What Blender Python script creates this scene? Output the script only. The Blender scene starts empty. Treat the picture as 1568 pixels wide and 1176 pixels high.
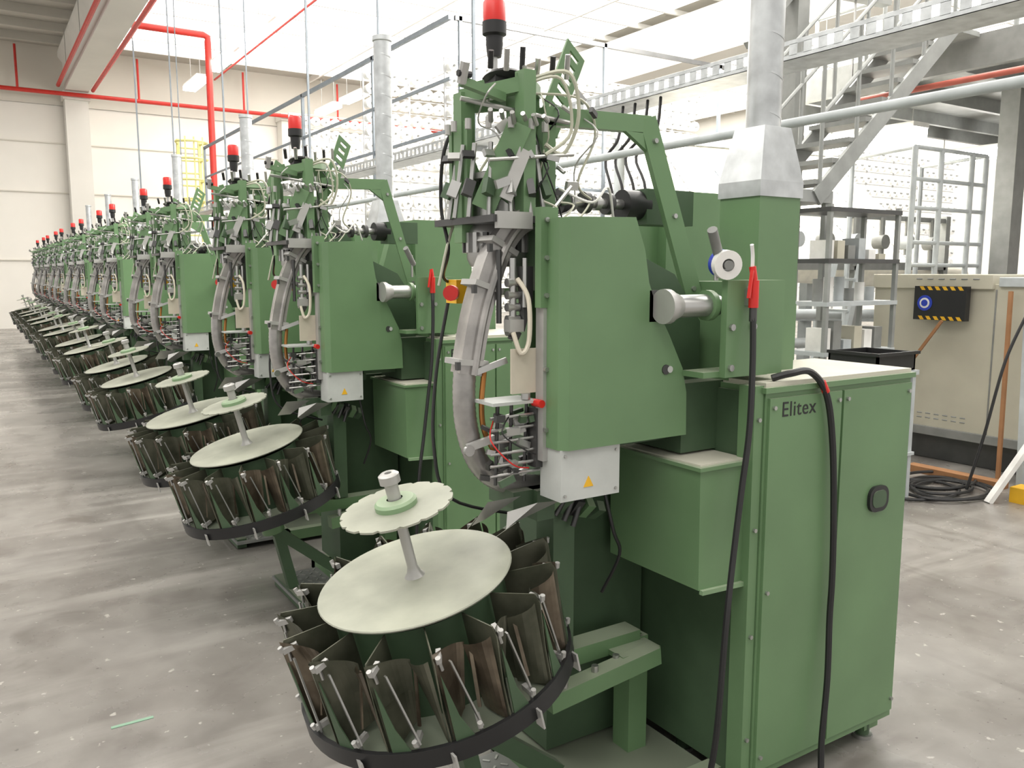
import bpy, math, random
from mathutils import Vector, Matrix, Euler
random.seed(7)
D=bpy.data
scene=bpy.context.scene
scene.view_settings.view_transform='Standard'
# ---------------------------------------------------------------- materials
MATS={}
def mat(name,col,rough=.5,metal=0.,var=.12,scale=8.,bump=0.,dust=0.,emit=0.,spec=.5,col2=None):
    m=D.materials.new(name); m.use_nodes=True
    nt=m.node_tree; b=nt.nodes['Principled BSDF']
    tc=nt.nodes.new('ShaderNodeTexCoord')
    n=nt.nodes.new('ShaderNodeTexNoise'); n.inputs['Scale'].default_value=scale; n.inputs['Detail'].default_value=5
    nt.links.new(tc.outputs['Object'],n.inputs['Vector'])
    r=nt.nodes.new('ShaderNodeValToRGB')
    r.color_ramp.elements[0].position=.3; r.color_ramp.elements[1].position=.7
    c2=col2 if col2 else tuple(c*(1+var) for c in col)
    r.color_ramp.elements[0].color=tuple(c*(1-var) for c in col)+(1,)
    r.color_ramp.elements[1].color=tuple(min(1,c) for c in c2)+(1,)
    nt.links.new(n.outputs['Fac'],r.inputs['Fac'])
    out=r.outputs['Color']
    if dust>0:
        g=nt.nodes.new('ShaderNodeNewGeometry'); s=nt.nodes.new('ShaderNodeSeparateXYZ')
        nt.links.new(g.outputs['Normal'],s.inputs[0])
        mr=nt.nodes.new('ShaderNodeMapRange'); mr.inputs['From Min'].default_value=.35; mr.inputs['From Max'].default_value=1
        mr.inputs['To Min'].default_value=0; mr.inputs['To Max'].default_value=dust
        nt.links.new(s.outputs['Z'],mr.inputs['Value'])
        mx=nt.nodes.new('ShaderNodeMix'); mx.data_type='RGBA'
        nt.links.new(mr.outputs['Result'],mx.inputs['Factor']); nt.links.new(out,mx.inputs['A'])
        mx.inputs['B'].default_value=(.60,.59,.50,1); out=mx.outputs['Result']
    nt.links.new(out,b.inputs['Base Color'])
    b.inputs['Roughness'].default_value=rough; b.inputs['Metallic'].default_value=metal
    b.inputs['Specular IOR Level'].default_value=spec
    if bump>0:
        bp=nt.nodes.new('ShaderNodeBump'); bp.inputs['Strength'].default_value=bump; bp.inputs['Distance'].default_value=.01
        nt.links.new(n.outputs['Fac'],bp.inputs['Height']); nt.links.new(bp.outputs['Normal'],b.inputs['Normal'])
    if emit>0:
        b.inputs['Emission Color'].default_value=(1,.98,.94,1); b.inputs['Emission Strength'].default_value=emit
    MATS[name]=m; return m
mat('green',(.132,.232,.112),.40,var=.10,scale=3,dust=.40)
mat('green_dark',(.058,.102,.054),.5,var=.15,scale=5,dust=.30)  # darker green; also carries painted-in shade of the green housing
mat('green_light',(.22,.34,.19),.45,dust=.3)
mat('dusty_top',(.56,.54,.46),.6,scale=4)
mat('disc_cream',(.37,.38,.31),.42,var=.22,scale=6)
mat('fin',(.075,.085,.055),.34,metal=.4,var=.35,scale=9,col2=(.15,.15,.11))
mat('bronze',(.11,.085,.06),.28,metal=.65,var=.4,scale=11,col2=(.24,.20,.15))
mat('steel',(.46,.46,.45),.32,metal=.85,var=.12)
mat('galv',(.55,.57,.58),.38,metal=.7,var=.18,scale=14)
mat('alu_sheet',(.46,.455,.44),.42,metal=.4,var=.10)
mat('chute',(.34,.33,.32),.26,metal=.45,var=.25,scale=10,col2=(.50,.48,.46))
mat('grey_panel',(.50,.52,.50),.5)
mat('black',(.015,.015,.016),.45)
mat('dark_metal',(.085,.085,.085),.4,metal=.6)
mat('red',(.62,.02,.015),.35)
mat('red_pipe',(.55,.03,.02),.45)
mat('faded_red',(.42,.10,.07),.5)
mat('yellow',(.75,.42,.02),.45)
mat('pale_yellow',(.75,.70,.28),.5)
mat('cream_plastic',(.60,.55,.45),.45)
mat('hose_clear',(.50,.50,.40),.3)
mat('white',(.80,.79,.76),.5)
mat('yarn',(.90,.89,.86),.8)
mat('blue',(.02,.05,.45),.4)
mat('beige',(.50,.475,.385),.5,scale=2)
mat('wood',(.33,.16,.07),.6)
mat('bluegrey',(.20,.23,.26),.5)
mat('rackgrey',(.50,.50,.50),.5)
mat('lightgrey',(.44,.47,.48),.5)
mat('stairgrey',(.27,.28,.27),.5)
mat('midgrey',(.22,.225,.215),.55)
mat('copper',(.45,.20,.06),.35,metal=.7)
mat('fabric_cream',(.84,.80,.70),.8)
mat('lamp_emit',(1,1,1),.5,emit=18)
mat('sky_panel',(1,1,1),.5,var=0,emit=2.9)
mat('paint_green',(.22,.36,.26),.6)

def floor_mat():
    m=D.materials.new('concrete_floor'); m.use_nodes=True; nt=m.node_tree; b=nt.nodes['Principled BSDF']; L=nt.links.new
    tc=nt.nodes.new('ShaderNodeTexCoord')
    def noise(s,d=6,dist=0,sc=None):
        n=nt.nodes.new('ShaderNodeTexNoise'); n.inputs['Scale'].default_value=s; n.inputs['Detail'].default_value=d; n.inputs['Distortion'].default_value=dist
        if sc:
            mp=nt.nodes.new('ShaderNodeMapping'); mp.inputs['Scale'].default_value=sc; L(tc.outputs['Object'],mp.inputs['Vector']); L(mp.outputs['Vector'],n.inputs['Vector'])
        else: L(tc.outputs['Object'],n.inputs['Vector'])
        return n
    def ramp(n,p0,c0,p1,c1):
        r=nt.nodes.new('ShaderNodeValToRGB'); r.color_ramp.elements[0].position=p0;r.color_ramp.elements[0].color=c0+(1,)
        r.color_ramp.elements[1].position=p1;r.color_ramp.elements[1].color=c1+(1,); L(n.outputs['Fac'],r.inputs['Fac']); return r.outputs['Color']
    def mix(f,a,c,mode='MIX'):
        x=nt.nodes.new('ShaderNodeMix'); x.data_type='RGBA'; x.blend_type=mode
        if isinstance(f,float): x.inputs['Factor'].default_value=f
        else: L(f,x.inputs['Factor'])
        L(a,x.inputs['A'])
        if isinstance(c,tuple): x.inputs['B'].default_value=c+(1,)
        else: L(c,x.inputs['B'])
        return x.outputs['Result']
    c=ramp(noise(.8,10,.5),.38,(.165,.152,.138),.64,(.285,.268,.247))
    c=mix(.45,c,ramp(noise(5,12,.3),.32,(.15,.138,.127),.68,(.29,.275,.255)))
    sw=ramp(noise(1.1,7,.3,(.45,3.4,1)),.53,(0,0,0),.68,(.6,.6,.6))
    c=mix(sw,c,(.38,.362,.335))
    st=ramp(noise(2.1,6,.7),.60,(0,0,0),.71,(.65,.65,.65))
    c=mix(st,c,(.105,.093,.082))
    st2=ramp(noise(.9,7,1.2,(3,.6,1)),.61,(0,0,0),.71,(.4,.4,.4))
    c=mix(st2,c,(.12,.11,.096))
    sp=ramp(noise(22,3),.68,(0,0,0),.72,(.8,.8,.8))
    c=mix(sp,c,(.46,.44,.40))
    dk=ramp(noise(45,3),.69,(0,0,0),.74,(.7,.7,.7))
    c=mix(dk,c,(.07,.064,.058))
    L(c,b.inputs['Base Color'])
    rr=nt.nodes.new('ShaderNodeMapRange'); rr.inputs['From Min'].default_value=.3; rr.inputs['From Max'].default_value=.7; rr.inputs['To Min'].default_value=.14; rr.inputs['To Max'].default_value=.42
    L(noise(1.6,8).outputs['Fac'],rr.inputs['Value']); L(rr.outputs['Result'],b.inputs['Roughness'])
    bp=nt.nodes.new('ShaderNodeBump'); bp.inputs['Strength'].default_value=.06; L(noise(40).outputs['Fac'],bp.inputs['Height']); L(bp.outputs['Normal'],b.inputs['Normal'])
    MATS['floor']=m
floor_mat()
mat('wall_white',(.84,.81,.75),.8,var=.04,scale=.7)
mat('wall_upper',(.68,.65,.58),.8,var=.04,scale=.7)
mat('ceil',(.48,.46,.41),.8,var=.05,scale=1)
mat('purlin',(.84,.83,.80),.8,var=.03,scale=1)
mat('beam_conc',(.70,.68,.63),.8,var=.04,scale=1)

# ---------------------------------------------------------------- builder
class B:
    def __init__(s): s.v=[];s.f=[];s.m=[];s.sm=[];s.mats=[]
    def mi(s,n):
        if n not in s.mats: s.mats.append(n)
        return s.mats.index(n)
    def add(s,vs,fs,m,sm=False):
        o=len(s.v); s.v+= [tuple(v) for v in vs]; i=s.mi(m)
        for f in fs: s.f.append(tuple(o+k for k in f)); s.m.append(i); s.sm.append(sm)
    def box(s,a,b,m,M=None):
        x0,y0,z0=[min(a[i],b[i]) for i in range(3)]; x1,y1,z1=[max(a[i],b[i]) for i in range(3)]
        vs=[Vector(p) for p in [(x0,y0,z0),(x1,y0,z0),(x1,y1,z0),(x0,y1,z0),(x0,y0,z1),(x1,y0,z1),(x1,y1,z1),(x0,y1,z1)]]
        if M is not None: vs=[M@v for v in vs]
        s.add(vs,[(3,2,1,0),(4,5,6,7),(0,1,5,4),(1,2,6,5),(2,3,7,6),(3,0,4,7)],m)
    def cbox(s,c,sz,m,rot=(0,0,0)):
        M=Matrix.Translation(c)@Euler([math.radians(r) for r in rot]).to_matrix().to_4x4()
        h=[q/2 for q in sz]; s.box((-h[0],-h[1],-h[2]),h,m,M)
    def bar(s,p0,p1,w,t,m,up=(0,0,1)):
        p0=Vector(p0);p1=Vector(p1);d=(p1-p0);L=d.length;d.normalize();u=Vector(up)
        if abs(d.dot(u))>.98:u=Vector((1,0,0))
        a=d.cross(u).normalized(); b=a.cross(d).normalized()
        vs=[]
        for p in(p0,p1):
            for i,j in((-1,-1),(1,-1),(1,1),(-1,1)): vs.append(p+a*i*w/2+b*j*t/2)
        s.add(vs,[(0,1,2,3)[::-1],(4,5,6,7),(0,1,5,4),(1,2,6,5),(2,3,7,6),(3,0,4,7)],m)
    def prism(s,poly,y0,y1,m,ax='y'):
        n=len(poly)
        def P(p,y): return (p[0],y,p[1]) if ax=='y' else ((y,p[0],p[1]) if ax=='x' else (p[0],p[1],y))
        vs=[P(p,y0) for p in poly]+[P(p,y1) for p in poly]
        s.add(vs,[tuple(range(n)),tuple(range(2*n-1,n-1,-1))]+[(i,i+n,(i+1)%n+n,(i+1)%n) for i in range(n)],m)
    def cyl(s,p0,p1,r,m,r1=None,n=16,caps=True):
        p0=Vector(p0);p1=Vector(p1); r1=r if r1 is None else r1
        d=(p1-p0).normalized(); u=Vector((0,0,1)) if abs(d.z)<.9 else Vector((1,0,0))
        a=d.cross(u).normalized(); b=d.cross(a)
        A=[];C=[]
        for i in range(n):
            t=2*math.pi*i/n; q=a*math.cos(t)+b*math.sin(t); A.append(p0+q*r); C.append(p1+q*r1)
        s.add(A+C,[(i,(i+1)%n,(i+1)%n+n,i+n) for i in range(n)],m,True)
        if caps: s.add(A+C,[tuple(range(n))[::-1],tuple(range(n,2*n))],m)
    def tube(s,pts,r,m,n=8,sub=6,flat=1.0,rib=0):
        P=[Vector(p) for p in pts]
        if sub>1 and len(P)>2:
            Q=[]
            for i in range(len(P)-1):
                a=P[max(i-1,0)];b=P[i];c=P[i+1];d=P[min(i+2,len(P)-1)]
                for k in range(sub):
                    t=k/sub; Q.append(.5*((2*b)+(c-a)*t+(2*a-5*b+4*c-d)*t*t+(3*b-a-3*c+d)*t**3))
            Q.append(P[-1]); P=Q
        d=(P[1]-P[0]).normalized(); u=Vector((0,1,0)) if abs(d.y)<.9 else Vector((1,0,0))
        a=d.cross(u).normalized(); vs=[]
        for i,p in enumerate(P):
            d=((P[min(i+1,len(P)-1)]-P[max(i-1,0)])).normalized()
            a=(a-d*a.dot(d)).normalized(); b=d.cross(a)
            rr=r*(1-rib*(i%2))
            for k in range(n):
                t=2*math.pi*(k+.5)/n; vs.append(p+(a*math.cos(t)+b*math.sin(t)*flat)*rr)
        L=len(P); fs=[(i*n+k,i*n+(k+1)%n,(i+1)*n+(k+1)%n,(i+1)*n+k) for i in range(L-1) for k in range(n)]
        s.add(vs,fs,m,n>4)
        s.add(vs[:n]+vs[-n:],[tuple(range(n))[::-1],tuple(range(n,2*n))],m)
    def lathe(s,o,ax,prof,m,n=32):
        o=Vector(o);d=Vector(ax).normalized();u=Vector((0,1,0)) if abs(d.y)<.9 else Vector((1,0,0))
        a=u.cross(d).normalized(); b=d.cross(a); vs=[]
        for r,t in prof:
            for k in range(n):
                q=2*math.pi*k/n; vs.append(o+d*t+(a*math.cos(q)+b*math.sin(q))*r)
        s.add(vs,[(i*n+k,i*n+(k+1)%n,(i+1)*n+(k+1)%n,(i+1)*n+k) for i in range(len(prof)-1) for k in range(n)],m,True)
    def mesh(s,name,off=(0,0,0)):
        me=D.meshes.new(name); o=Vector(off)
        me.from_pydata([tuple(Vector(v)-o) for v in s.v],[],s.f)
        for k in s.mats: me.materials.append(MATS[k])
        me.polygons.foreach_set('material_index',s.m); me.polygons.foreach_set('use_smooth',s.sm)
        me.update(); me.set_sharp_from_angle(angle=math.radians(40))
        return me
    def obj(s,name,off=(0,0,0),bevel=0):
        o=D.objects.new(name,s.mesh(name,off)); o.location=off; scene.collection.objects.link(o)
        if bevel: addbevel(o,bevel)
        return o
def addbevel(o,w):
    md=o.modifiers.new('bevel','BEVEL'); md.width=w; md.segments=2; md.limit_method='ANGLE'; md.angle_limit=math.radians(50)

# ---------------------------------------------------------------- room shell
def quadbox(name,a,b,m):
    q=B(); q.box(a,b,m); return q.obj(name)
quadbox('floor',(-9,-5,-.2),(24,26,0),'floor')
w=B()
w.box((-9,26,0),(24,26.3,7.4),'wall_white')
w.box((-9,25.97,5.9),(24,26,7.4),'wall_upper')
for z in (1.8,3.6,4.9,5.9): w.box((-9,25.955,z),(24,26,z+.03),'wall_upper')
w.obj('wall_back')
quadbox('wall_right',(24,-5,0),(24.3,26.3,7.4),'wall_white')
quadbox('ceiling',(-9,-5,7.4),(24,26.3,7.6),'ceil')
c=B()
y=-4
while y<26: c.box((-9,y,7.2),(3.2,y+.14,7.398),'ceil'); c.box((3.2,y,7.28),(24,y+.06,7.398),'purlin'); y+=1.25
x=6.2
while x<24: c.box((x,-5,7.24),(x+.06,25.9,7.398),'purlin'); x+=2.9
c.obj('trim_1')
for i,(x0,x1) in enumerate([(-6,-1.5),(3.5,9.0),(9.05,13.8),(14.6,19.0),(19.05,23.6)]):  # first strip is an added skylight outside the view, put in for lighting
    q=B(); y=-3.93
    while y<24.5: q.add([(x0,y,7.38),(x0,y+1.18,7.38),(x1,y+1.18,7.38),(x1,y,7.38)],[(0,1,2,3)],'sky_panel'); y+=1.25
    q.obj('window_%d'%(i+1))
for i,x in enumerate((2.39,8.15,13.9)):
    q=B(); q.box((x,25.5,0),(x+.56,25.95,6.2),'beam_conc'); q.box((x-.05,25.4,6.0),(x+.61,25.95,6.2),'beam_conc'); q.obj('concrete_column')
for x in (2.39,13.9):
    q=B(); q.prism([(x+.0,6.2),(x+.56,6.2),(x+.56,7.19),(x-.1,7.19),(x-.1,7.05),(x,6.9)],-5,25.5,'beam_conc'); q.obj('ceiling_beam')

q=B(); R='red_pipe'
q.cyl((-6,25.3,6.1),(14,25.3,6.1),.055,R,n=8)
for x in (1.32,4.18,7.0,9.85): q.cyl((x,25.3,6.1),(x,25.3,7.2),.03,R,n=8)
q.cyl((2.24,-5,6.30),(2.24,25.3,6.30),.05,R,n=8)
q.cyl((3.05,-5,6.25),(3.05,25.3,6.25),.05,R,n=8)
q.cyl((6.2,0,6.9),(6.2,25.3,6.9),.025,R,n=8)
q.tube([(3.05,20,6.70),(4.7,20,6.70),(4.79,20,6.66),(4.79,20,6.56),(4.79,20,0)],.072,R,sub=1,n=10)
q.cyl((4.79,20,0),(4.79,20,.03),.15,R)
for y in range(-4,25,3):
    for x in (2.24,3.05): q.cyl((x,y,6.28),(x,y,7.18),.008,'steel',n=5)
for y in (2,8,14,20): q.cyl((6.2,y,6.9),(6.2,y,7.18),.008,'steel',n=5)
q.obj('sprinkler_pipework')
q=B()
for x in (4.45,4.95): q.bar((x,22,0),(x,22,4.7),.07,.07,'pale_yellow')
for k in range(15): q.cyl((4.45,22,.3+k*.3),(4.95,22,.3+k*.3),.024,'pale_yellow',n=6)
for z in (3.2,3.7,4.2,4.6): q.tube([(4.45,22,z),(4.35,21.6,z),(4.7,21.35,z),(5.05,21.6,z),(4.95,22,z)],.03,'pale_yellow',n=6)
for x in (4.5,4.7,4.9): q.bar((x,21.42,3.1),(x,21.42,4.7),.03,.03,'pale_yellow')
q.obj('safety_ladder')
def lamp(x,y,z,L=1.5,top=7.19):
    q=B(); q.box((-.14,-L/2,.0),(.14,L/2,.05),'white'); q.box((-.15,-L/2+.02,-.10),(.15,L/2-.02,-.0),'lamp_emit')
    for s in (-.5,.5): q.cyl((0,s,.05),(0,s,top-z),.008,'steel',n=6)
    o=q.obj('fluorescent_lamp'); o.location=(x,y,z)
for y in (5,10,15,17.5,20,22.5): lamp(5.05,y,6.2)
for y in (8,12,16,18.2,20.3,22.4,24.4): lamp(9.2,y,6.3)
for y in (7.1,10.5): lamp(13,y,4.1)
for y in (-2,3,8,13): lamp(-1.5,y,6.3)
lamp(8.5,5.9,3.0,1.2,3.2); lamp(10.8,5.9,3.0,1.2,3.2)  # pair added under the platform to brighten the warping machine's cream sheets

# ---------------------------------------------------------------- machine
def build_machine(duct=True):
    m=B(); G='green'; GD='green_dark'; S='steel'
    # base cabinet
    m.box((1.735,1.47,.075),(2.385,1.82,1.17),G)
    m.box((1.725,1.46,1.17),(2.395,1.83,1.185),G)
    m.box((1.735,1.47,1.185),(2.385,1.82,1.197),'dusty_top')
    m.box((1.745,1.462,.10),(2.045,1.472,1.155),G)
    m.box((2.055,1.462,.10),(2.38,1.472,1.155),G)
    m.box((1.70,1.475,.03),(1.733,1.53,1.19),G)
    m.box((1.715,1.53,.075),(1.735,2.2,1.17),GD)  # cabinet side skin, its shade put into the darker green
    m.box((1.735,1.82,.075),(2.33,2.22,1.02),G)
    for x in (1.78,2.32):
        for y in (1.52,1.78,2.15): m.cyl((x,y,0),(x,y,.08),.022,GD,n=10); m.cyl((x,y,0),(x,y,.012),.032,S,n=10)
    m.box((2.30,1.50,.03),(2.37,1.56,.075),G)
    # bottom frame
    m.box((1.25,1.56,.02),(2.33,1.61,.075),G); m.box((1.25,2.05,.02),(2.33,2.10,.075),G); m.box((1.25,1.56,.02),(1.3,2.1,.075),G)
    m.box((1.02,1.60,.03),(1.25,2.02,.045),'midgrey')
    for i in range(6):
        for j in range(9): m.cbox((1.045+i*.035,1.63+j*.045,.0465),(.022,.006,.003),'alu_sheet',(0,0,45 if (i+j)%2 else -45))
    for x,y in((1.27,1.58),(1.27,2.07)): m.cyl((x,y,0),(x,y,.03),.02,S,n=8)
    m.box((1.3,1.61,.06),(1.7,2.05,.066),GD)
    def stad(w,h,n=8,cx=2.235,cz=.815):
        p=[]; r=h/2*.8
        for (sx,sz,t0) in((1,-1,-90),(1,1,0),(-1,1,90),(-1,-1,180)):
            for k in range(n+1):
                t=math.radians(t0+90*k/n); p.append((cx+sx*(w/2-r)+r*math.cos(t),cz+sz*(h/2-r)+r*math.sin(t)))
        return p
    m.prism(stad(.092,.078),1.452,1.463,'black'); m.prism(stad(.066,.052),1.4505,1.453,GD)
    for x,z in((1.76,1.13),(2.03,1.13),(2.07,1.13),(2.365,1.13),(1.76,.62),(1.76,.14),(2.37,.14),(2.03,.14)):
        m.cyl((x,1.455,z),(x,1.463,z),.006,S,n=8)
    for z in (.2,.5,.8,1.1): m.cyl((1.716,1.468,z),(1.716,1.476,z),.006,S,n=8)
    # exhaust column
    if duct:
        m.box((1.89,1.65,1.19),(2.063,1.80,1.715),G)
        m.box((1.885,1.645,1.70),(2.068,1.805,1.745),'galv')
        cx,cy=1.977,1.725; a0=[(1.885,1.645,1.745),(2.068,1.645,1.745),(2.068,1.805,1.745),(1.885,1.805,1.745)]
        r=.056;a1=[(cx-r,cy-r,1.90),(cx+r,cy-r,1.90),(cx+r,cy+r,1.90),(cx-r,cy+r,1.90)]
        m.add(a0+a1,[(0,1,5,4),(1,2,6,5),(2,3,7,6),(3,0,4,7),(4,5,6,7)],'galv')
        m.cyl((cx,cy,1.89),(cx,cy,2.80),.050,'galv',n=24)
        z=1.93
        while z<2.78: m.cyl((cx,cy,z),(cx+.002,cy,z+.006),.0512,'galv',n=24); z+=.11
        m.lathe((cx,cy,2.78),(0,0,1),[(.05,0),(.056,.005),(.056,.03),(.05,.03),(.045,.0)],'galv')
    else:
        m.box((1.89,1.65,1.19),(2.063,1.80,1.45),G)
    m.box((1.733,1.60,1.19),(1.89,1.80,1.46),G)
    m.box((1.84,1.85,1.0),(2.30,2.22,1.36),G); m.box((2.08,1.86,1.19),(2.33,2.05,1.38),G)
    m.box((1.92,2.06,1.36),(2.30,2.24,1.75),G)
    m.prism([(1.66,1.0),(1.92,1.0),(1.92,1.72),(1.80,1.70),(1.66,1.3)],2.1,2.16,G)
    # front plate carrying the shaft
    m.box((1.617,1.505,1.215),(1.735,1.525,1.465),G); m.box((1.735,1.505,1.215),(1.835,1.60,1.465),G)
    m.box((1.56,1.525,1.215),(1.72,1.60,1.23),G)
    for x,z in((1.635,1.24),(1.635,1.345),(1.715,1.345),(1.69,1.44)): m.cyl((x,1.497,z),(x,1.506,z),.009,S,n=8)
    m.cyl((1.46,1.565,1.40),(1.64,1.565,1.40),.029,S,n=20); m.lathe((1.452,1.565,1.40),(1,0,0),[(0,0),(.044,0),(.044,.018),(.037,.03),(.032,.045),(.029,.05)],'alu_sheet',24)
    m.cyl((1.60,1.565,1.40),(1.617,1.565,1.40),.040,G,n=20)
    m.box((1.44,1.60,1.36),(1.50,1.66,1.44),'dark_metal')
    m.cyl((1.60,1.53,1.465),(1.60,1.53,1.56),.006,S,n=8)
    m.cyl((1.55,1.50,1.59),(1.61,1.53,1.52),.013,'midgrey',n=10)
    # hopper / waste box
    m.prism([(1.54,.66),(1.715,.645),(1.715,.985),(1.535,.985)],1.50,1.86,G)
    m.box((1.525,1.49,.98),(1.72,1.87,.99),G); m.box((1.54,1.505,.988),(1.71,1.855,.994),'dusty_top')
    m.bar((1.545,1.495,.655),(1.72,1.495,.648),.012,.012,'green_light')
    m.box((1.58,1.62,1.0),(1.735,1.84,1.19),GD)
    # main cover
    poly=[(1.19,1.055),(1.579,1.055),(1.576,1.17),(1.56,1.235),(1.51,1.325),(1.463,1.398),(1.437,1.46),(1.422,1.54),(1.39,1.62),(1.19,1.615)]
    m.prism(poly,1.60,1.67,G)
    m.prism([(1.17,1.62),(1.191,1.60),(1.191,1.67),(1.17,1.67)],1.055,1.612,G,ax='z')
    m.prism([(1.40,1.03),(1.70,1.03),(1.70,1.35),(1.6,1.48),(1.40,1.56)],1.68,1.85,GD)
    m.lathe((1.50,1.600,1.235),(0,-1,0),[(.013,0),(.013,.003),(0,.003)],'dark_metal',16)
    m.lathe((1.513,1.600,1.235),(0,-1,0),[(.009,0),(.009,.004),(0,.004)],'grey_panel',16)
    # frame plates left of cover
    m.box((1.15,1.665,1.40),(1.20,1.69,1.64),G); m.box((1.16,1.668,1.02),(1.19,1.70,1.60),'alu_sheet')
    for z in (1.43,1.52,1.61,1.1,1.25): m.cyl((1.165,1.658,z),(1.165,1.667,z),.006,S,n=8)
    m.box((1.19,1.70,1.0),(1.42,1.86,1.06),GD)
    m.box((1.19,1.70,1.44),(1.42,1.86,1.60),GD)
    m.box((1.24,1.85,.98),(1.42,1.88,1.62),G)
    m.box((1.175,1.612,.925),(1.36,1.70,1.055),'grey_panel')
    m.prism([(1.245,.955),(1.275,.955),(1.26,.982)],1.610,1.613,'yellow')
    for x,z in((1.187,1.04),(1.347,1.04),(1.187,.94),(1.347,.94)): m.cyl((x,1.607,z),(x,1.613,z),.004,S,n=6)
    # bent top arm
    m.bar((1.24,1.79,1.875),(1.59,1.79,1.885),.03,.045,G)
    m.bar((1.578,1.785,1.90),(1.725,1.73,1.40),.03,.048,G)
    m.bar((1.25,1.79,1.87),(1.25,1.79,1.62),.03,.04,G)
    m.prism([(1.50,1.86),(1.60,1.86),(1.60,1.80)],1.775,1.79,G)
    for t in(.1,.5,.9): m.cyl((1.578+.147*t,1.76-.05*t,1.89-.5*t),(1.578+.147*t,1.772-.05*t,1.89-.5*t),.007,S,n=8)
    # driven roller & motor
    m.cyl((1.30,1.86,1.675),(1.60,1.86,1.675),.014,S,n=12)
    for x,r in((1.34,.035),(1.37,.026),(1.42,.03),(1.46,.02),(1.50,.030)): m.cyl((x,1.86,1.675),(x+.018,1.86,1.675),r,S if r<.028 else 'dark_metal',n=16)
    m.cyl((1.56,1.86,1.675),(1.64,1.86,1.675),.042,'black',n=20)
    m.box((1.62,1.82,1.62),(1.80,1.90,1.72),GD)
    # machine head plate + knitting cylinder
    m.box((1.05,1.72,1.605),(1.42,2.02,1.622),'dark_metal'); m.box((1.06,1.715,1.59),(1.16,1.73,1.63),'alu_sheet')
    m.lathe((1.16,1.87,1.50),(0,0,1),[(.0,0),(.075,0),(.085,.02),(.085,.09),(.07,.11),(.07,.17),(.055,.18),(.05,.24),(0,.24)],'steel')
    m.lathe((1.16,1.87,1.72),(0,0,1),[(.03,0),(.07,0),(.07,.015),(.03,.015)],'alu_sheet')
    for k in range(20):
        t=k/20*6.283; m.cbox((1.16+.09*math.cos(t),1.87+.09*math.sin(t),1.56),(.012,.012,.05),S if k%3 else 'dark_metal',(0,0,math.degrees(t)))
    # head uprights
    m.box((1.055,1.88,1.56),(1.095,1.92,1.93),G); m.box((1.15,1.74,1.60),(1.185,1.78,1.97),G); m.box((1.30,1.95,1.60),(1.34,1.99,1.97),G)
    m.box((1.06,1.86,1.62),(1.075,1.95,1.86),G); m.box((1.20,1.84,1.74),(1.225,1.90,1.97),G)
    m.bar((1.07,1.90,1.92),(1.17,1.76,1.94),.03,.035,G); m.bar((1.07,1.90,1.90),(1.32,1.97,1.95),.03,.04,G)
    m.bar((1.16,1.76,1.95),(1.33,1.96,1.97),.035,.03,G)
    m.prism([(1.055,1.62),(1.14,1.60),(1.14,1.74),(1.10,1.82),(1.055,1.84)],1.93,1.945,G)
    m.prism([(1.11,1.68),(1.165,1.64),(1.20,1.80),(1.14,1.86)],1.80,1.81,G)
    m.prism([(1.19,1.66),(1.26,1.66),(1.24,1.80),(1.19,1.78)],1.82,1.83,G)
    m.bar((1.07,1.8,1.64),(1.14,1.74,1.84),.012,.06,G); m.bar((1.10,1.745,1.66),(1.15,1.735,1.78),.006,.032,'alu_sheet')
    # slotted plate (real slots)
    o=Vector((1.33,1.90,1.95)); ax=Vector((.068,.0,.16)); bx=Vector((.072,.02,-.045)); th=Vector((.0,.008,.0))
    def pq(u,v): return o+ax*u+bx*v
    def slab(u0,u1,v0,v1):
        c=[pq(u0,v0),pq(u1,v0),pq(u1,v1),pq(u0,v1)]; vs=c+[p+th for p in c]
        m.add(vs,[(0,1,2,3)[::-1],(4,5,6,7),(0,1,5,4),(1,2,6,5),(2,3,7,6),(3,0,4,7)],G)
    slab(-.35,1,0,.26); slab(-.35,1,.76,1)
    slab(-.35,.04,.26,.76)
    for u in (.16,.35,.54,.73): slab(u,u+.10,.26,.76)
    slab(.90,1,.26,.76)
    # beacon
    bx0,by0=1.165,1.90
    m.cyl((bx0,by0,1.93),(bx0,by0,2.05),.009,S,n=10)
    m.lathe((bx0,by0,2.03),(0,0,1),[(0,0),(.018,0),(.022,.03),(.022,.05),(.031,.055),(.031,.085),(0,.085)],'black',20)
    m.lathe((bx0,by0,2.114),(0,0,1),[(.029,0),(.029,.048),(.024,.056),(0,.056)],'red',20)
    m.lathe((bx0+.02,by0-.02,1.965),(.1,.2,1),[(0,0),(.05,.0),(.06,.008),(.05,.018),(0,.02)],'black',20)
    m.bar((1.14,1.88,1.97),(1.26,1.88,1.965),.05,.02,'black')
    # yarn feeder arms with fingers
    for k in range(7):
        a=.5+k*.42; x=1.16+.13*math.cos(a+2.2); y=1.87+.13*math.sin(a+2.2)
        m.cyl((x,y,1.62),(x*.8+1.16*.2,y*.8+1.87*.2,1.80),.006,S,n=6)
        m.cbox((x,y,1.69),(.018,.026,.04),['green_dark','steel','dark_metal'][k%3],(20,10,math.degrees(a)))
        m.cbox((x,y,1.77),(.010,.03,.018),'steel' if k%2 else 'black',(0,30,math.degrees(a)))
        m.cyl((x,y,1.83),(x,y,1.855),.008,'alu_sheet',n=8)
    for k in range(6):
        m.cyl((1.06+k*.03,1.745-k*.004,1.84+.01*(k%2)),(1.04+k*.03,1.715,1.86),.006,S,n=8)
        m.cyl((1.08+k*.045,1.78,1.97),(1.07+k*.045,1.76,2.005+.01*(k%3)),.007,'steel' if k%2 else 'black',n=8)
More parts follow.
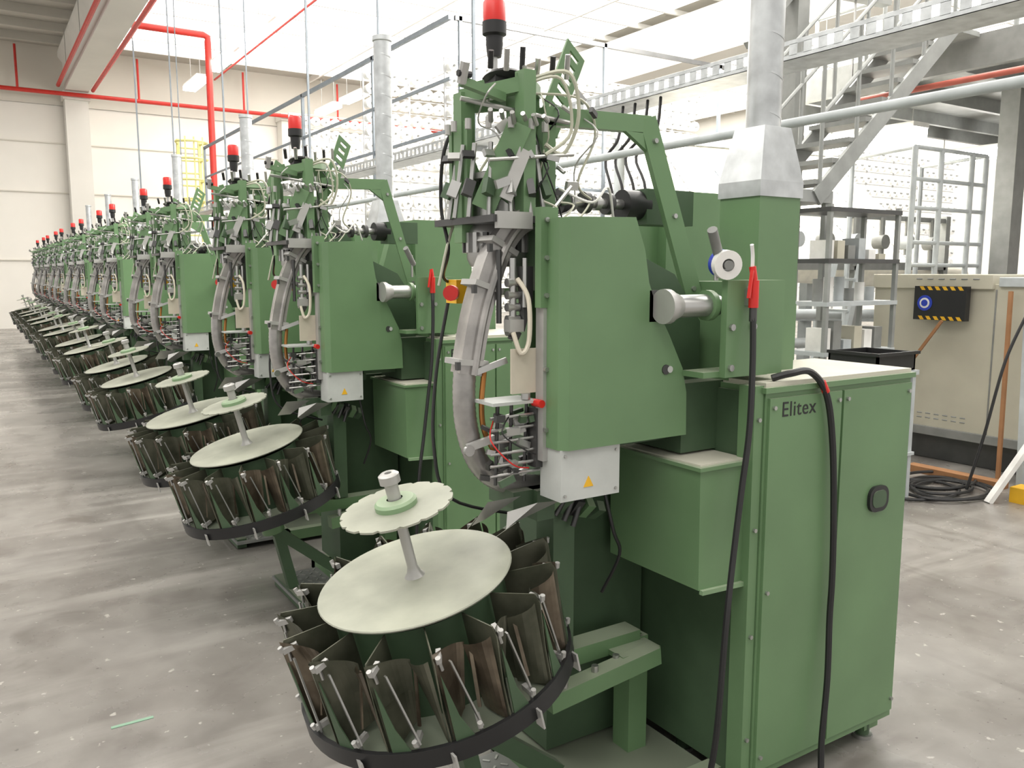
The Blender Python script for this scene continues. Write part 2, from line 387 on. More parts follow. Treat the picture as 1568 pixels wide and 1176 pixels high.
    m.bar((1.0,1.78,1.93),(1.13,1.80,1.91),.02,.02,G); m.cyl((1.0,1.78,1.925),(1.0,1.76,1.97),.012,'alu_sheet',n=8); m.cyl((.985,1.77,1.945),(1.02,1.77,1.945),.008,'black',n=8)
    m.cyl((1.02,1.82,1.90),(1.30,1.76,1.86),.006,S,n=8); m.cyl((1.05,1.74,1.75),(1.30,1.74,1.78),.005,S,n=8)
    rnd=random.Random(3)
    for k in range(26):
        x=1.06+rnd.random()*.30; y=1.72+rnd.random()*.16; z=1.63+rnd.random()*.32
        if k%2: m.cbox((x,y,z),(.02+rnd.random()*.02,.01,.012+rnd.random()*.02),['steel','alu_sheet',G,'green_dark','dark_metal'][k%5],(rnd.uniform(-20,20),rnd.uniform(-50,50),rnd.uniform(-30,30)))
        else: m.cyl((x,y,z),(x+rnd.uniform(-.04,.06),y+rnd.uniform(-.03,.03),z+rnd.uniform(-.02,.06)),.003+rnd.random()*.003,['steel','dark_metal'][k%2],n=6)
    # pneumatic tubes
    H='hose_clear'
    m.tube([(1.20,1.78,1.96),(1.27,1.72,1.97),(1.30,1.72,1.87),(1.27,1.74,1.78),(1.22,1.75,1.80)],.0055,H,n=6)
    m.tube([(1.17,1.76,1.94),(1.24,1.71,1.95),(1.27,1.71,1.83),(1.20,1.72,1.77)],.0045,H,n=6)
    m.tube([(1.22,1.80,1.93),(1.34,1.76,1.92),(1.40,1.78,1.84),(1.36,1.80,1.72),(1.42,1.82,1.68)],.0035,H,n=6)
    for k in range(7):
        x=1.08+rnd.random()*.3; p=[(x,1.75+rnd.random()*.15,1.93)]
        for j in range(3): p.append((p[-1][0]+rnd.uniform(-.05,.06),1.72+rnd.random()*.18,p[-1][2]-rnd.uniform(.03,.11)))
        p.append((1.18+rnd.uniform(-.1,.15),1.8,1.62)); m.tube(p,.0022,[H,'alu_sheet','black'][k%3],n=5,sub=5)
    for k in range(3):
        x=1.21+.05*k; m.tube([(x,1.74,1.66),(x+.02,1.71,1.64+.01*k),(x-.03,1.70,1.61),(x-.02,1.73,1.62)],.0028,H,n=5)
    m.tube([(1.30,1.8,1.70),(1.33,1.70,1.66),(1.38,1.70,1.70),(1.44,1.75,1.63)],.0035,'white',n=6)
    m.tube([(1.10,1.95,1.90),(1.06,1.98,1.80),(1.07,2.02,1.66),(1.08,2.0,1.55),(1.09,2.05,1.48),(1.12,2.08,1.46)],.005,'black',n=6)
    m.tube([(1.3,1.97,1.9),(1.22,2.02,1.8),(1.1,2.0,1.62),(1.05,2.0,1.45)],.004,H,n=6)
    # C-shaped product chute: folded channel above, ribbed round hose below
    path=[(1.205,1.78,1.628),(1.155,1.79,1.605),(1.110,1.80,1.545),(1.066,1.80,1.44),(1.040,1.80,1.35),(1.018,1.80,1.235)]
    m.tube(path,.042,'chute',n=4,sub=4)
    m.tube([(p[0]+.004,p[1]-.034,p[2]) for p in path],.010,'chute',n=8,sub=4)
    path2=[(1.018,1.80,1.27),(1.012,1.80,1.19),(1.018,1.80,1.105),(1.045,1.80,1.02),(1.09,1.80,.967),(1.15,1.80,.938),(1.25,1.80,.918)]
    m.tube(path2,.0295,'chute',n=16,sub=12,rib=.045)
    m.tube([(1.056,1.775,1.24),(1.048,1.775,1.16),(1.056,1.775,1.09),(1.094,1.775,1.02)],.007,'copper',n=8)
    for (x,z,t) in((1.165,1.61,-50),(1.112,1.55,28),(1.067,1.45,18),(1.020,1.265,6)):
        m.cbox((x,1.80,z),(.084,.074,.014),'alu_sheet',(0,t,0)); m.cbox((x-.044,1.765,z-.005),(.010,.012,.02),'dark_metal')
    m.bar((1.0,1.765,1.055),(1.14,1.72,1.10),.016,.018,'alu_sheet'); m.bar((1.02,1.765,1.24),(1.10,1.74,1.27),.01,.015,S)
    m.cyl((1.00,1.76,1.05),(1.00,1.75,1.05),.014,S,n=10)
    # mechanism inside the C
    m.box((1.09,1.70,1.19),(1.185,1.708,1.30),'cream_plastic'); m.box((1.03,1.69,1.165),(1.16,1.78,1.173),'grey_panel')
    m.cyl((1.155,1.665,1.165),(1.155,1.70,1.165),.010,'red',n=12)
    m.cyl((1.13,1.70,1.19),(1.13,1.70,1.175),.012,S,n=10)
    for k in range(34):
        x=1.04+rnd.random()*.13; z=.955+rnd.random()*.19; y=1.69+rnd.random()*.09
        m.cbox((x,y,z),(.015+rnd.random()*.035,.012,.008+rnd.random()*.013),['steel','dark_metal','alu_sheet','green_dark','steel','dark_metal'][k%6],(rnd.uniform(-20,20),rnd.uniform(-30,30),rnd.uniform(-20,20)))
    for z in (.985,1.01,1.04,1.07,1.10,1.13): m.cyl((1.04,1.72,z),(1.19,1.70,z+.008),.004,S,n=6)
    for x in (1.06,1.10,1.145): m.cyl((x,1.73,.96),(x+.008,1.73,1.17),.0045,'dark_metal',n=6)
    m.box((1.155,1.69,1.0),(1.185,1.73,1.15),'dark_metal')
    m.tube([(1.06,1.74,1.12),(1.03,1.70,1.08),(1.08,1.68,1.02),(1.14,1.70,1.0)],.002,'red',n=5); m.tube([(1.10,1.72,1.14),(1.05,1.68,1.1),(1.12,1.68,1.05),(1.17,1.7,1.03)],.002,'black',n=5)
    for z in (1.34,1.37,1.40,1.43,1.46): m.cyl((1.10,1.74,z),(1.135,1.74,z),.011,S,n=10)
    m.cyl((1.118,1.74,1.32),(1.118,1.74,1.52),.009,S,n=10); m.cyl((1.09,1.76,1.36),(1.09,1.76,1.54),.007,'dark_metal',n=8); m.cyl((1.14,1.72,1.40),(1.14,1.72,1.52),.006,S,n=8)
    m.cbox((1.118,1.735,1.355),(.04,.03,.03),'alu_sheet'); m.cbox((1.12,1.735,1.33),(.02,.02,.025),'dark_metal',(0,30,0))
    m.tube([(1.125,1.73,1.47),(1.138,1.70,1.42),(1.133,1.69,1.32),(1.11,1.69,1.29),(1.10,1.71,1.34)],.006,'cream_plastic',n=8)
    m.prism([(1.14,1.34),(1.165,1.42),(1.165,1.50),(1.13,1.50)],1.72,1.74,'dark_metal')
    # delivery mouth sheets
    m.add([(1.02,1.70,.93),(1.13,1.72,.925),(1.06,1.78,.86),(.985,1.72,.87)],[(0,1,2,3)],'alu_sheet')
    m.add([(1.14,1.66,.92),(1.21,1.66,.915),(1.10,1.76,.835),(1.06,1.68,.86)],[(0,1,2,3)],'alu_sheet')
    m.add([(1.14,1.66,.92),(1.06,1.68,.86),(1.07,1.69,.90)],[(0,1,2)],'alu_sheet')
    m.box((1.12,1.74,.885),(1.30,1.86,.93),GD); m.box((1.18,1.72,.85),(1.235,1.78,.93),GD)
    m.box((1.26,1.76,.45),(1.33,1.84,.93),GD); m.box((1.34,1.90,.075),(1.70,2.16,1.0),GD)  # underbody blocks, shading painted in with the dark green
    for k in range(3): m.cyl((1.25+.03*k,1.74,.85-.02*k),(1.28+.03*k,1.74,.89),.008,'dark_metal',n=10)
    for k in range(6): m.cbox((1.22+.035*k,1.75,.90-.012*k),(.025,.03,.05),['dark_metal',G,GD][k%3],(10*k,15,0))
    m.tube([(1.38,1.7,.92),(1.40,1.68,.8),(1.44,1.70,.72),(1.42,1.75,.6)],.005,'black',n=6)
    m.tube([(1.12,2.08,1.40),(1.08,2.08,1.2),(1.06,2.06,1.0),(1.10,2.04,.85),(1.3,2.0,.78)],.005,'black',n=6)
    # e-stop box
    m.box((1.12,2.03,1.40),(1.185,2.09,1.465),'yellow'); m.cyl((1.12,2.035,1.43),(1.09,2.0,1.43),.011,'red',n=12); m.cyl((1.092,2.003,1.43),(1.078,1.987,1.43),.021,'red',n=16)
    m.bar((1.18,2.08,1.43),(1.36,2.08,1.43),.02,.02,S); m.box((1.36,1.9,1.0),(1.42,2.12,1.62),G)
    # ---- carousel
    C0=Vector((.87,1.80,.74)); n=Vector((-.242,0,.970)).normalized(); e1=Vector((.970,0,.242)).normalized(); e2=Vector((0,1,0))
    def K(r,t,a): return C0+n*(t*.93)+(e1*math.cos(a)+e2*math.sin(a))*r
    m.lathe(C0,n,[(0,.004),(.242,.004),(.244,.001),(.242,-.003),(0,-.003)],'disc_cream',64)
    m.lathe(C0,n,[(.026,.004),(.018,.014),(.013,.03),(.013,.20)],'alu_sheet',20)
    N=96; rim=[];rim2=[]
    def KK(r,t,a): return C0+n*t+(e1*math.cos(a)+e2*math.sin(a))*r
    for k in range(N):
        a=2*math.pi*k/N; r=.139 if k%6 not in(0,) else .131
        rim.append(KK(r,.188,a)); rim2.append(KK(r,.193,a))
    m.add(rim+rim2,[tuple(range(N))[::-1],tuple(range(N,2*N))]+[(i,(i+1)%N,(i+1)%N+N,i+N) for i in range(N)],'disc_cream')
    m.lathe(C0,n,[(.052,.193),(.052,.205),(.046,.211),(.02,.213)],'green_light',28)
    m.lathe(C0,n,[(.0165,.210),(.0165,.25),(.0255,.2545),(.0255,.2745),(.019,.2795),(.009,.2795),(.008,.262),(0,.262)],'alu_sheet',28)
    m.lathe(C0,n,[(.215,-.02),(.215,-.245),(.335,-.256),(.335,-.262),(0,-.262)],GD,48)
    m.lathe(C0,n,[(.336,-.280),(.347,-.280),(.347,-.234),(.336,-.234),(.336,-.280)],'black',56)
    NB=15
    def sheet(pts,mm,th=.0015):
        nn=(pts[1]-pts[0]).cross(pts[2]-pts[0]).normalized()*th
        L=len(pts); vs=[p-nn for p in pts]+[p+nn for p in pts]
        m.add(vs,[tuple(range(L))[::-1],tuple(range(L,2*L))]+[(i,(i+1)%L,(i+1)%L+L,i+L) for i in range(L)],mm)
    for k in range(NB):
        a=2*math.pi*(k+.3)/NB; da=2*math.pi/NB
        sheet([K(.215,-.27,a),K(.338,-.27,a),K(.342,-.16,a),K(.350,-.035,a+.02),K(.340,-.012,a+.02),K(.22,-.02,a)],'fin')
        prev=None; J=8
        for j in range(J+1):
            u=j/J; aa=a+.02+da*(.60*u); bulge=math.sin(u*math.pi*.5)
            r=.350-.060*bulge
            top=K(r,-.012-.035*u,aa); bot=K(.336-.075*bulge,-.265+.03*u,aa-.10*u)
            mid=(top+bot)/2+ (K(1,0,aa)-C0).normalized()*(-.012*math.sin(u*math.pi))
            mm='bronze' if k%3==1 else 'fin'
            if prev:
                m.add([prev[1],mid,top,prev[0]],[(0,1,2,3)],mm,True); m.add([prev[2],bot,mid,prev[1]],[(0,1,2,3)],mm,True)
            prev=(top,mid,bot)
        prev=None
        for j in range(6):
            u=j/5; aa=a+da*(.97-.36*u); r=.343-.05*u*u
            top=K(r,-.03-.02*u,aa); bot=K(r-.01-.03*u,-.26,aa+.10*u)
            if prev: m.add([prev[1],bot,top,prev[0]],[(0,1,2,3)],'fin' if k%2 else 'bronze',True)
            prev=(top,bot)
        sheet([K(.338,-.27,a+.03),K(.338,-.27,a+da*.42),K(.340,-.19,a+da*.22),K(.345,-.07,a+.04)],'green_dark')
        for (r,t,da2) in((.350,-.035,.05),(.344,-.235,.20)):
            p=K(r,t,a+da2); q2=K(r-.035,t+.006,a+da2+.02); m.bar(p,q2,.011,.013,'alu_sheet',up=n); m.cyl(p,K(r+.004,t+.014,a+da2),.006,'alu_sheet',n=8); m.cyl(K(r-.012,t+.005,a+da2),K(r-.012,t-.03,a+da2+.01),.004,'steel',n=6)
        m.bar(K(.335,-.05,a+.12),K(.335,-.24,a+.22),.010,.004,'steel' ,up=n)
        m.bar(K(.30,-.06,a+.3),K(.325,-.20,a+.24),.008,.004,'bronze',up=n)
    for k in range(5):
        a=-2.6+k*.62; p=K(.350,-.285,a); m.bar(p+n*.012,p-n*.035,.03,.005,'alu_sheet',up=e1)
    # carousel support
    m.lathe(C0,n,[(0,-.263),(.12,-.263),(.12,-.31),(.05,-.33),(.05,-.42),(0,-.42)],G,28)
    p=C0-n*.33; m.bar(p,(1.58,1.80,.42),.07,.05,G,up=(0,0,1))
    m.bar(p+Vector((0,.0,-.06)),(1.30,1.8,.08),.05,.05,GD)
    m.box((1.545,1.77,.02),(1.615,1.785,.42),G); m.box((1.545,1.785,.02),(1.555,1.84,.42),G); m.box((1.605,1.785,.02),(1.615,1.84,.42),G)
    m.box((1.46,1.70,.40),(1.60,1.86,.415),G); m.bar((1.20,1.70,.36),(1.58,1.70,.40),.05,.05,G)
    for x,y in((1.25,1.69),(1.36,1.70),(1.45,1.72)): m.cyl((x,y,.38),(x,y,.42),.010,S,n=8)
    m.bar((1.05,1.62,.03),(1.05,2.0,.03),.05,.05,GD); m.bar((1.05,1.8,.06),(p.x+.03,1.8,p.z-.06),.045,.045,GD)
    # hoses
    m.tube([(1.688,1.482,1.38),(1.68,1.47,1.25),(1.66,1.455,1.08),(1.634,1.45,.93),(1.60,1.44,.75),(1.56,1.42,.58),(1.54,1.42,.3),(1.53,1.44,.1),(1.56,1.44,.015),(1.66,1.43,.012)],.0085,'black',n=8)
    m.cyl((1.688,1.482,1.36),(1.688,1.482,1.40),.010,'dark_metal',n=10)
    m.cyl((1.688,1.482,1.395),(1.688,1.482,1.465),.013,'red',n=12); m.cyl((1.688,1.482,1.465),(1.683,1.485,1.50),.009,'red',n=10)
    m.bar((1.675,1.478,1.49),(1.66,1.474,1.42),.008,.006,'red')
    m.box((1.68,1.482,1.40),(1.70,1.506,1.44),S)
    return m
OFF=(1.6,1.9,0)
meD=build_machine(True).mesh('sock_knitting_machine_ducted',OFF)
# the un-ducted variant is a slightly narrower housing
bn=build_machine(False); NW=.87
bn.v=[((1.19+(x-1.19)*NW) if x>1.19 else x,y,z) for (x,y,z) in bn.v]
meN=bn.mesh('sock_knitting_machine_plain',OFF)
cu=D.curves.new('maker_label','FONT'); cu.body='Elitex'; cu.size=.058; cu.extrude=.0006; cu.space_character=1.08
cu.materials.append(MATS['black'])
dys=[0,1.84,2.85,4.68,5.68,7.52,8.55,10.38,11.42,13.22,14.27,16.07,17.12,18.92]
for i,dy in enumerate(dys):
    o=D.objects.new('sock_knitting_machine',meD if i%2==0 else meN); scene.collection.objects.link(o)
    o.location=(OFF[0]+(0,.09,.08)[min(i,2)],OFF[1]+dy,0)
    if i<3: addbevel(o,.0022)
    if i<5:
        t=D.objects.new('label',cu); scene.collection.objects.link(t); t.parent=o
        lx=1.790 if i%2==0 else 1.19+(1.775-1.19)*NW
        t.location=(lx-OFF[0],1.4615-OFF[1],1.103); t.rotation_euler=(math.pi/2,0,0)
q=B()
q.tube([(1.78,1.49,1.205),(1.82,1.462,1.218),(1.89,1.452,1.218),(1.955,1.446,1.15),(1.99,1.444,1.0),(2.005,1.44,.784),(2.012,1.44,.62),(2.01,1.44,.498),(2.0,1.43,.32),(1.975,1.42,.14),(1.95,1.40,.03),(1.86,1.36,.012),(1.7,1.3,.012)],.0095,'black',n=8)
q.cyl((1.935,1.449,1.188),(1.952,1.447,1.16),.011,'red',n=10)
q.obj('air_hose')
q=B()
q.tube([(1.684,1.486,1.50),(1.682,1.485,1.53),(1.672,1.48,1.555)],.005,'white',n=8)
q.obj('nozzle_tip')
q=B(); d=Vector((-.35,-.85,-.1)).normalized(); c0=Vector((1.622,1.535,1.508))
q.lathe(c0,d,[(.016,0),(.036,0),(.036,.022),(.016,.022)],'blue',28); q.lathe(c0,d,[(.016,.0225),(.037,.0225),(.037,.045),(.016,.045),(.016,0)],'white',28)
q.lathe(c0,d,[(0,-.03),(.012,-.03),(.012,.05),(0,.05)],'midgrey',16)
q.obj('tape_roll')
q=B(); q.box((.28,2.87,.0),(.41,2.885,.002),'paint_green'); q.obj('floor_paint_mark')

# ---------------------------------------------------------------- background right
q=B(); X=3.66;Z=2.58
for z in (0,.075): q.box((X,0.2,Z+z),(X+.003,24,Z+z+.022),'galv')
y=.2
while y<24: q.box((X,y,Z+.02),(X+.003,y+.05,Z+.077),'galv'); y+=.09
q.box((X,0.2,Z),(X+.25,24,Z+.003),'galv'); q.box((X+.25,.2,Z),(X+.253,24,Z+.09),'galv')
y=6.5
while y<24: q.box((X+.11,y,Z),(X+.135,y+.025,7.19),'bluegrey'); q.box((X-.02,y,Z-.04),(X+.28,y+.04,Z),'galv'); y+=4.2
for k in range(5): q.tube([(X+.04+.04*k,.2,Z+.02),(X+.05+.035*k,6,Z+.03),(X+.04+.04*k,23,Z+.02)],.012,'black' if k%2 else 'lightgrey',n=6)
q.obj('cable_tray')
q=B(); q.cyl((3.2,.2,2.16),(3.2,24,2.16),.022,'lightgrey',n=12)
y=7.2
while y<24:
    q.bar((3.2,y,2.18),(3.2,y,7.19),.015,.015,'bluegrey'); y+=4.2
q.obj('compressed_air_pipe')
q=B()
for k in range(4): q.tube([(3.7,4.05+.12*k,2.57),(3.62,4.0+.12*k,2.35),(3.55,4.1+.1*k,2.2),(3.5,3.95+.1*k,1.9),(3.45,4.2,1.2),(3.4,4.3,0.01)],.010,'black',n=6)
q.obj('cable_drop')
def creel(x0,x1,y,z0,z1,cols,rows):
    q=B()
    for i in range(cols+1):
        x=x0+(x1-x0)*i/cols
        if i%4==0: q.bar((x,y,0),(x,y,z1),.02,.02,'rackgrey')
    for j in range(rows+1):
        z=z0+(z1-z0)*j/rows; q.bar((x0,y,z),(x1,y,z),.012,.010,'rackgrey')
    for i in range(cols):
        for j in range(rows):
            x=x0+(x1-x0)*(i+.5)/cols; z=z0+(z1-z0)*(j+.45)/rows; r=min((x1-x0)/cols,(z1-z0)/rows)
            q.cyl((x,y-.08,z),(x+.02,y+.12,z+.02),r*.44,'yarn',r1=r*.34,n=10)
            q.cyl((x,y-.08,z),(x,y-.11,z-.01),.012,'midgrey',n=5)
    return q.obj('yarn_creel')
creel(4.3,7.9,8.0,1.1,3.7,27,17)
creel(4.4,9.6,10.4,.9,4.1,32,18)
creel(9.9,13.5,7.8,1.2,3.3,22,12)
creel(4.6,7.2,14.0,.9,4.1,15,16)
q=B(); W='bluegrey'
for x in (4.26,6.1,7.9): q.bar((x,7.6,0),(x,7.6,4.0),.035,.035,W)
q.bar((4.2,7.6,3.98),(8,7.6,3.98),.035,.045,'dark_metal'); q.bar((4.2,7.6,2.4),(8,7.6,2.4),.03,.03,W)
for y in (9.5,12,15,18): 
    q.bar((4.15,y,0),(4.15,y,4.0),.04,.04,W)
q.bar((4.15,7.6,3.98),(4.15,18,3.98),.04,.045,W); q.bar((4.15,7.6,3.4),(4.15,18,3.4),.03,.03,W); q.bar((4.15,7.6,2.9),(4.15,18,2.9),.03,.03,W)
q.obj('gantry_frame')
# warping machine with cream sheets
q=B()
L3=lambda A,C,u:tuple(A[i]+(C[i]-A[i])*u for i in range(3))
A,Bb,C,Dd=(5.6,5.9,1.75),(9.6,5.5,1.55),(9.2,7.0,2.95),(6.0,7.2,2.9)
for k in range(6):
    u0=k/6; u1=(k+.96)/6
    q.add([L3(A,Bb,u0),L3(A,Bb,u1),L3(Dd,C,u1),L3(Dd,C,u0)],[(0,1,2,3)],'fabric_cream')
q.cyl((5.5,5.9,1.62),(9.7,5.5,1.42),.16,'fabric_cream',n=24)
for x,y in((5.6,6.0),(9.7,5.6),(7.6,5.8)): q.bar((x,y+.15,0),(x,y+.15,1.7),.10,.10,'lightgrey')
q.bar((5.5,6.1,1.1),(9.8,5.7,.95),.12,.12,'lightgrey')
for k in range(3): q.cyl((5.6,5.7,.5+.3*k),(9.7,5.3,.45+.28*k),.05,'lightgrey',n=12)
for x,y in((6.0,7.2),(9.2,7.0)): q.bar((x,y,0),(x,y,2.95),.08,.08,'lightgrey')
q.bar((5.9,7.2,2.95),(9.3,7.0,2.98),.08,.08,'lightgrey')
# side frame with guide rollers, tensioners
for k in range(7):
    q.cyl((6.2+.45*k,5.35,1.55+.06*(k%3)),(6.2+.45*k,5.35,2.05),.03,'midgrey',n=8); q.cyl((6.2+.45*k,5.3,1.8),(6.2+.45*k,5.42,1.8),.075,'lightgrey' if k%2 else 'midgrey',n=16)
q.bar((6.0,5.38,1.55),(9.2,5.38,1.55),.08,.08,'midgrey'); q.bar((6.0,5.38,2.05),(9.2,5.38,2.05),.05,.05,'stairgrey')
for x in (6.0,7.6,9.2): q.bar((x,5.38,0),(x,5.38,2.1),.08,.08,'stairgrey')
q.obj('warping_machine')
# steel platform: its edge beam runs parallel to the machine row
q=B()
q.box((7.3,2.0,3.42),(14,6.5,3.46),'stairgrey'); q.box((7.26,2.0,3.2),(7.34,6.5,3.47),'midgrey'); q.box((7.3,6.44,3.22),(14,6.5,3.47),'midgrey')
for y in (2.6,3.5,4.4,5.3,6.1): q.box((7.3,y,3.28),(14,y+.06,3.42),'stairgrey')
q.box((9.45,4.80,0),(9.67,5.0,3.42),'midgrey'); q.box((13.7,4.80,0),(13.9,5.0,3.42),'midgrey'); q.box((7.3,6.35,0),(7.4,6.45,3.42),'midgrey')
for y in (2.0,2.9,3.8,5.0,5.75,6.45): q.cyl((7.33,y,3.46),(7.33,y,4.5),.02,'stairgrey',n=8)
for z in (4.0,4.5): q.cyl((7.33,2.0,z),(7.33,3.8,z),.018,'stairgrey',n=8); q.cyl((7.33,5.0,z),(7.33,6.45,z),.018,'stairgrey',n=8)
q.obj('steel_platform')
q=B(); q.bar((5.98,4.9,0),(5.98,4.9,3.95),.14,.14,'midgrey'); q.box((5.88,4.8,0),(6.08,5.0,.02),'midgrey')
q.bar((5.2,4.9,3.85),(7.2,4.9,3.95),.1,.12,'midgrey'); q.bar((5.4,4.9,3.3),(5.98,4.9,3.85),.06,.06,'midgrey')
q.obj('steel_support_column')
q=B(); q.cyl((6.75,1.5,3.0),(6.75,5.0,3.0),.025,'faded_red',n=10)
for y in (2.6,4.9): q.bar((6.75,y,3.03),(6.75,y,7.19),.015,.015,'steel')
q.obj('water_pipe')
# stair
q=B()
dx,dz=1.70,1.50
for yy in (4.1,4.62): 
    q.bar((5.3,yy,2.03),(5.3+dx,yy,2.03+dz),.03,.13,'stairgrey')
    for k in range(5):
        t=k/4*.95+.02; q.cyl((5.3+dx*t,yy,2.1+dz*t),(5.3+dx*t,yy,3.0+dz*t),.016,'stairgrey',n=8)
    for h in (.5,.9): q.cyl((5.3,yy,2.1+h),(5.3+dx,yy,2.1+dz+h),.016,'stairgrey',n=8)
for k in range(9):
    t=(k+.5)/9; q.box((5.3+dx*t-.12,4.1,2.05+dz*t),(5.3+dx*t+.12,4.62,2.085+dz*t),'midgrey')
q.box((4.95,4.1,2.0),(5.5,4.65,2.09),'stairgrey'); q.box((7.0,4.05,3.44),(7.25,4.7,3.48),'stairgrey')
for x,y in((4.98,4.13),(4.98,4.6),(5.45,4.13),(5.45,4.6)): q.bar((x,y,0),(x,y,2.0),.04,.04,'stairgrey')
q.obj('steel_staircase')
q=B()
for x in (6.99,7.4,7.9,8.14): q.cyl((x,4.4,0),(x,4.4,2.57),.025,'lightgrey',n=10)
for z in (1.55,1.75,2.05,2.3,2.57): q.cyl((6.99,4.4,z),(8.14,4.4,z),.018,'lightgrey',n=8)
for x in (6.99,8.14):
    q.cyl((x,4.4,2.57),(x+.25,5.2,2.57),.018,'lightgrey',n=8); q.cyl((x+.25,5.2,0),(x+.25,5.2,2.57),.025,'lightgrey',n=8)
q.obj('guard_railing')
q=B()
for x in (4.97,5.75):
    for y in (3.72,4.0): q.bar((x,y,0),(x,y,1.95),.03,.03,'stairgrey')
for z in (.9,1.25,1.55,1.90): q.box((4.95,3.7,z),(5.77,4.02,z+.03),'dark_metal' if z in (1.55,1.90) else 'lightgrey')
rr=random.Random(5)
for k in range(6):
    x=5.0+k*.12; q.box((x,3.76,.93),(x+.09,3.9,1.0+rr.random()*.15),['white','midgrey','lightgrey','beige'][k%4]); q.box((x,3.76,1.58),(x+.08,3.9,1.62+rr.random()*.12),['white','beige','midgrey','lightgrey'][k%4]); q.cyl((x+.04,3.85,1.28),(x+.04,3.85,1.36+rr.random()*.1),.035,['midgrey','white','lightgrey'][k%3],n=12)
q.obj('storage_rack')
q=B()
q.box((4.68,3.1,.83),(5.12,3.5,.86),'lightgrey')
for x in (4.71,5.09):
    for y in (3.13,3.47): q.bar((x,y,0),(x,y,.83),.035,.035,'lightgrey')
q.box((4.68,3.1,.3),(5.12,3.5,.32),'lightgrey')
q.obj('tool_cart')
q=B(); x0,x1,y0,y1=4.70,5.10,3.12,3.48
q.box((x0,y0,.862),(x1,y1,.872),'black')
for a,b in(((x0,y0),(x1,y0+.015)),((x0,y1-.015),(x1,y1)),((x0,y0),(x0+.015,y1)),((x1-.015,y0),(x1,y1))): q.box((a[0],a[1],.862),(b[0],b[1],.98),'black')
q.box((x0-.02,y0-.02,.965),(x1+.02,y0,.985),'black'); q.box((x0-.02,y0,.965),(x0,y1,.985),'black')
q.obj('plastic_crate')
q=B()
for y in(4.36,4.62): q.bar((5.85,y,0),(6.27,y,1.62),.03,.06,'lightgrey')
for k in range(6): t=.08+k*.16; q.bar((5.85+.42*t,4.36,1.62*t),(5.85+.42*t,4.62,1.62*t),.08,.02,'lightgrey')
q.obj('aluminium_ladder')
# beige machine cabinet
q=B(); X=6.35
q.box((X,1.6,.22),(X+1.1,4.28,1.40),'beige'); q.box((X-.03,3.3,1.36),(X+1.1,4.28,1.47),'beige'); q.box((X-.03,1.6,1.38),(X+1.1,3.26,1.45),'lightgrey')
q.box((X+.06,1.65,0),(X+1.05,4.2,.22),'dark_metal')
q.box((X-.02,1.6,.20),(X,4.28,.27),'midgrey')
for y in (2.35,3.28): q.box((X-.006,y,.27),(X+.01,y+.012,1.36),'midgrey')
for y0 in (3.45,2.5):
    for k in range(7):
        for j in range(2): q.box((X-.003,y0+.07*k,.33+.035*j),(X+.01,y0+.045+.07*k,.342+.035*j),'stairgrey')
for k in range(6): q.box((X-.036,3.4+.09*k,1.43),(X-.02,3.45+.09*k,1.44),'midgrey')
q.obj('beige_control_cabinet',bevel=.01)
q=B(); X=6.24
q.box((X,3.45,1.12),(X+.06,3.86,1.38),'black')
for k in range(6): q.prism([(3.47+.06*k,1.35),(3.50+.06*k,1.35),(3.52+.06*k,1.378),(3.49+.06*k,1.378)],X-.002,X+.0,'yellow',ax='x'); q.prism([(3.47+.06*k,1.122),(3.50+.06*k,1.122),(3.52+.06*k,1.15),(3.49+.06*k,1.15)],X-.002,X,'yellow',ax='x')
q.cyl((X-.004,3.77,1.25),(X,3.77,1.25),.06,'blue',n=24); q.cyl((X-.006,3.77,1.25),(X-.004,3.77,1.25),.04,'white',n=24); q.cyl((X-.008,3.77,1.25),(X-.006,3.77,1.25),.026,'blue',n=24)
q.box((X+.06,3.6,1.2),(6.34,3.7,1.3),'midgrey')
q.obj('warning_display')
q=B(); q.bar((6.1,3.05,0),(6.28,3.15,1.35),.025,.025,'wood'); q.obj('wooden_pole')
q=B(); q.bar((6.12,3.98,.5),(6.2,3.60,1.12),.025,.02,'wood'); q.bar((6.12,3.98,0),(6.12,3.98,.52),.03,.03,'wood'); q.obj('wooden_handle')
q=B(); q.box((5.85,2.9,0),(5.95,3.6,.05),'wood'); q.obj('wooden_plank')
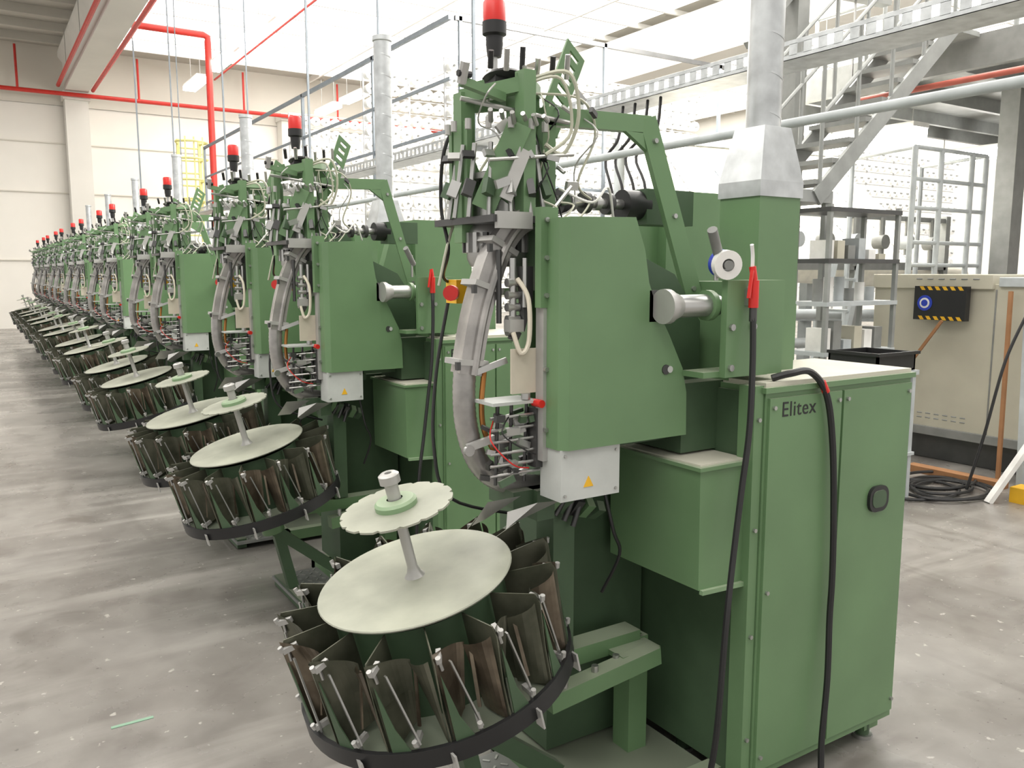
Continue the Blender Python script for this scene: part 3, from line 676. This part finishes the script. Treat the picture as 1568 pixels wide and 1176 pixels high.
q=B(); q.bar((5.80,2.75,.0),(5.92,2.85,1.3),.04,.04,'lightgrey'); q.bar((5.46,2.78,.0),(5.9,2.55,.75),.05,.03,'white'); q.bar((6.1,2.3,.0),(5.9,2.55,.75),.05,.03,'white'); q.box((5.6,2.62,.0),(5.74,2.72,.10),'yellow'); q.bar((5.9,2.55,.75),(5.86,2.8,.75),.03,.03,'white')
q.tube([(5.90,2.83,1.25),(5.78,2.9,.9),(5.68,2.95,.4),(5.6,3.0,.02)],.01,'black'); q.cyl((5.92,2.85,1.28),(5.93,2.86,1.34),.02,'red')
q.obj('tripod_stand')
q=B(); rr=random.Random(2)
for k in range(6):
    cx=5.45+rr.uniform(-.15,.2);cy=3.1+rr.uniform(-.15,.15); r=.15+.12*rr.random()
    q.tube([(cx+r*1.4*math.cos(t*.7),cy+r*math.sin(t*.7),.012+.004*k) for t in range(10)],.011,'black',n=6)
q.obj('floor_cable_coil')

# ---------------------------------------------------------------- light, world, camera
w=D.worlds.new('World'); scene.world=w; w.use_nodes=True
bg=w.node_tree.nodes['Background']; bg.inputs['Color'].default_value=(1,.97,.92,1); bg.inputs['Strength'].default_value=.9
def area(x,y,z,sx,sy,p,rot=(0,0,0)):
    l=D.lights.new('added_fill_light','AREA'); l.shape='RECTANGLE'; l.size=sx;l.size_y=sy;l.energy=p;l.color=(1,.97,.91)
    o=D.objects.new('added_fill_light',l); scene.collection.objects.link(o); o.location=(x,y,z); o.rotation_euler=rot
area(1.2,5,6.1,1,14,230); area(-2.5,4,6.5,2,12,150); area(7.5,8,6.1,2,16,650); area(8.6,5.9,2.9,3,.3,60)  # fixtureless fills added under the ceiling; last one brightens the sheets below the platform
area(6.4,5.6,4.9,3,1,450,(math.radians(55),0,0))  # fill added with no fixture, tilted to overexpose the yarn creels
cam=D.cameras.new('camera'); co=D.objects.new('camera',cam); scene.collection.objects.link(co); scene.camera=co
cam.lens=1280/1568*36; cam.sensor_width=36; cam.clip_end=200
th=math.radians(32.67); p=math.radians(7.6)
co.location=(0,0,1.485); co.rotation_euler=(math.pi/2-p,0,-th)
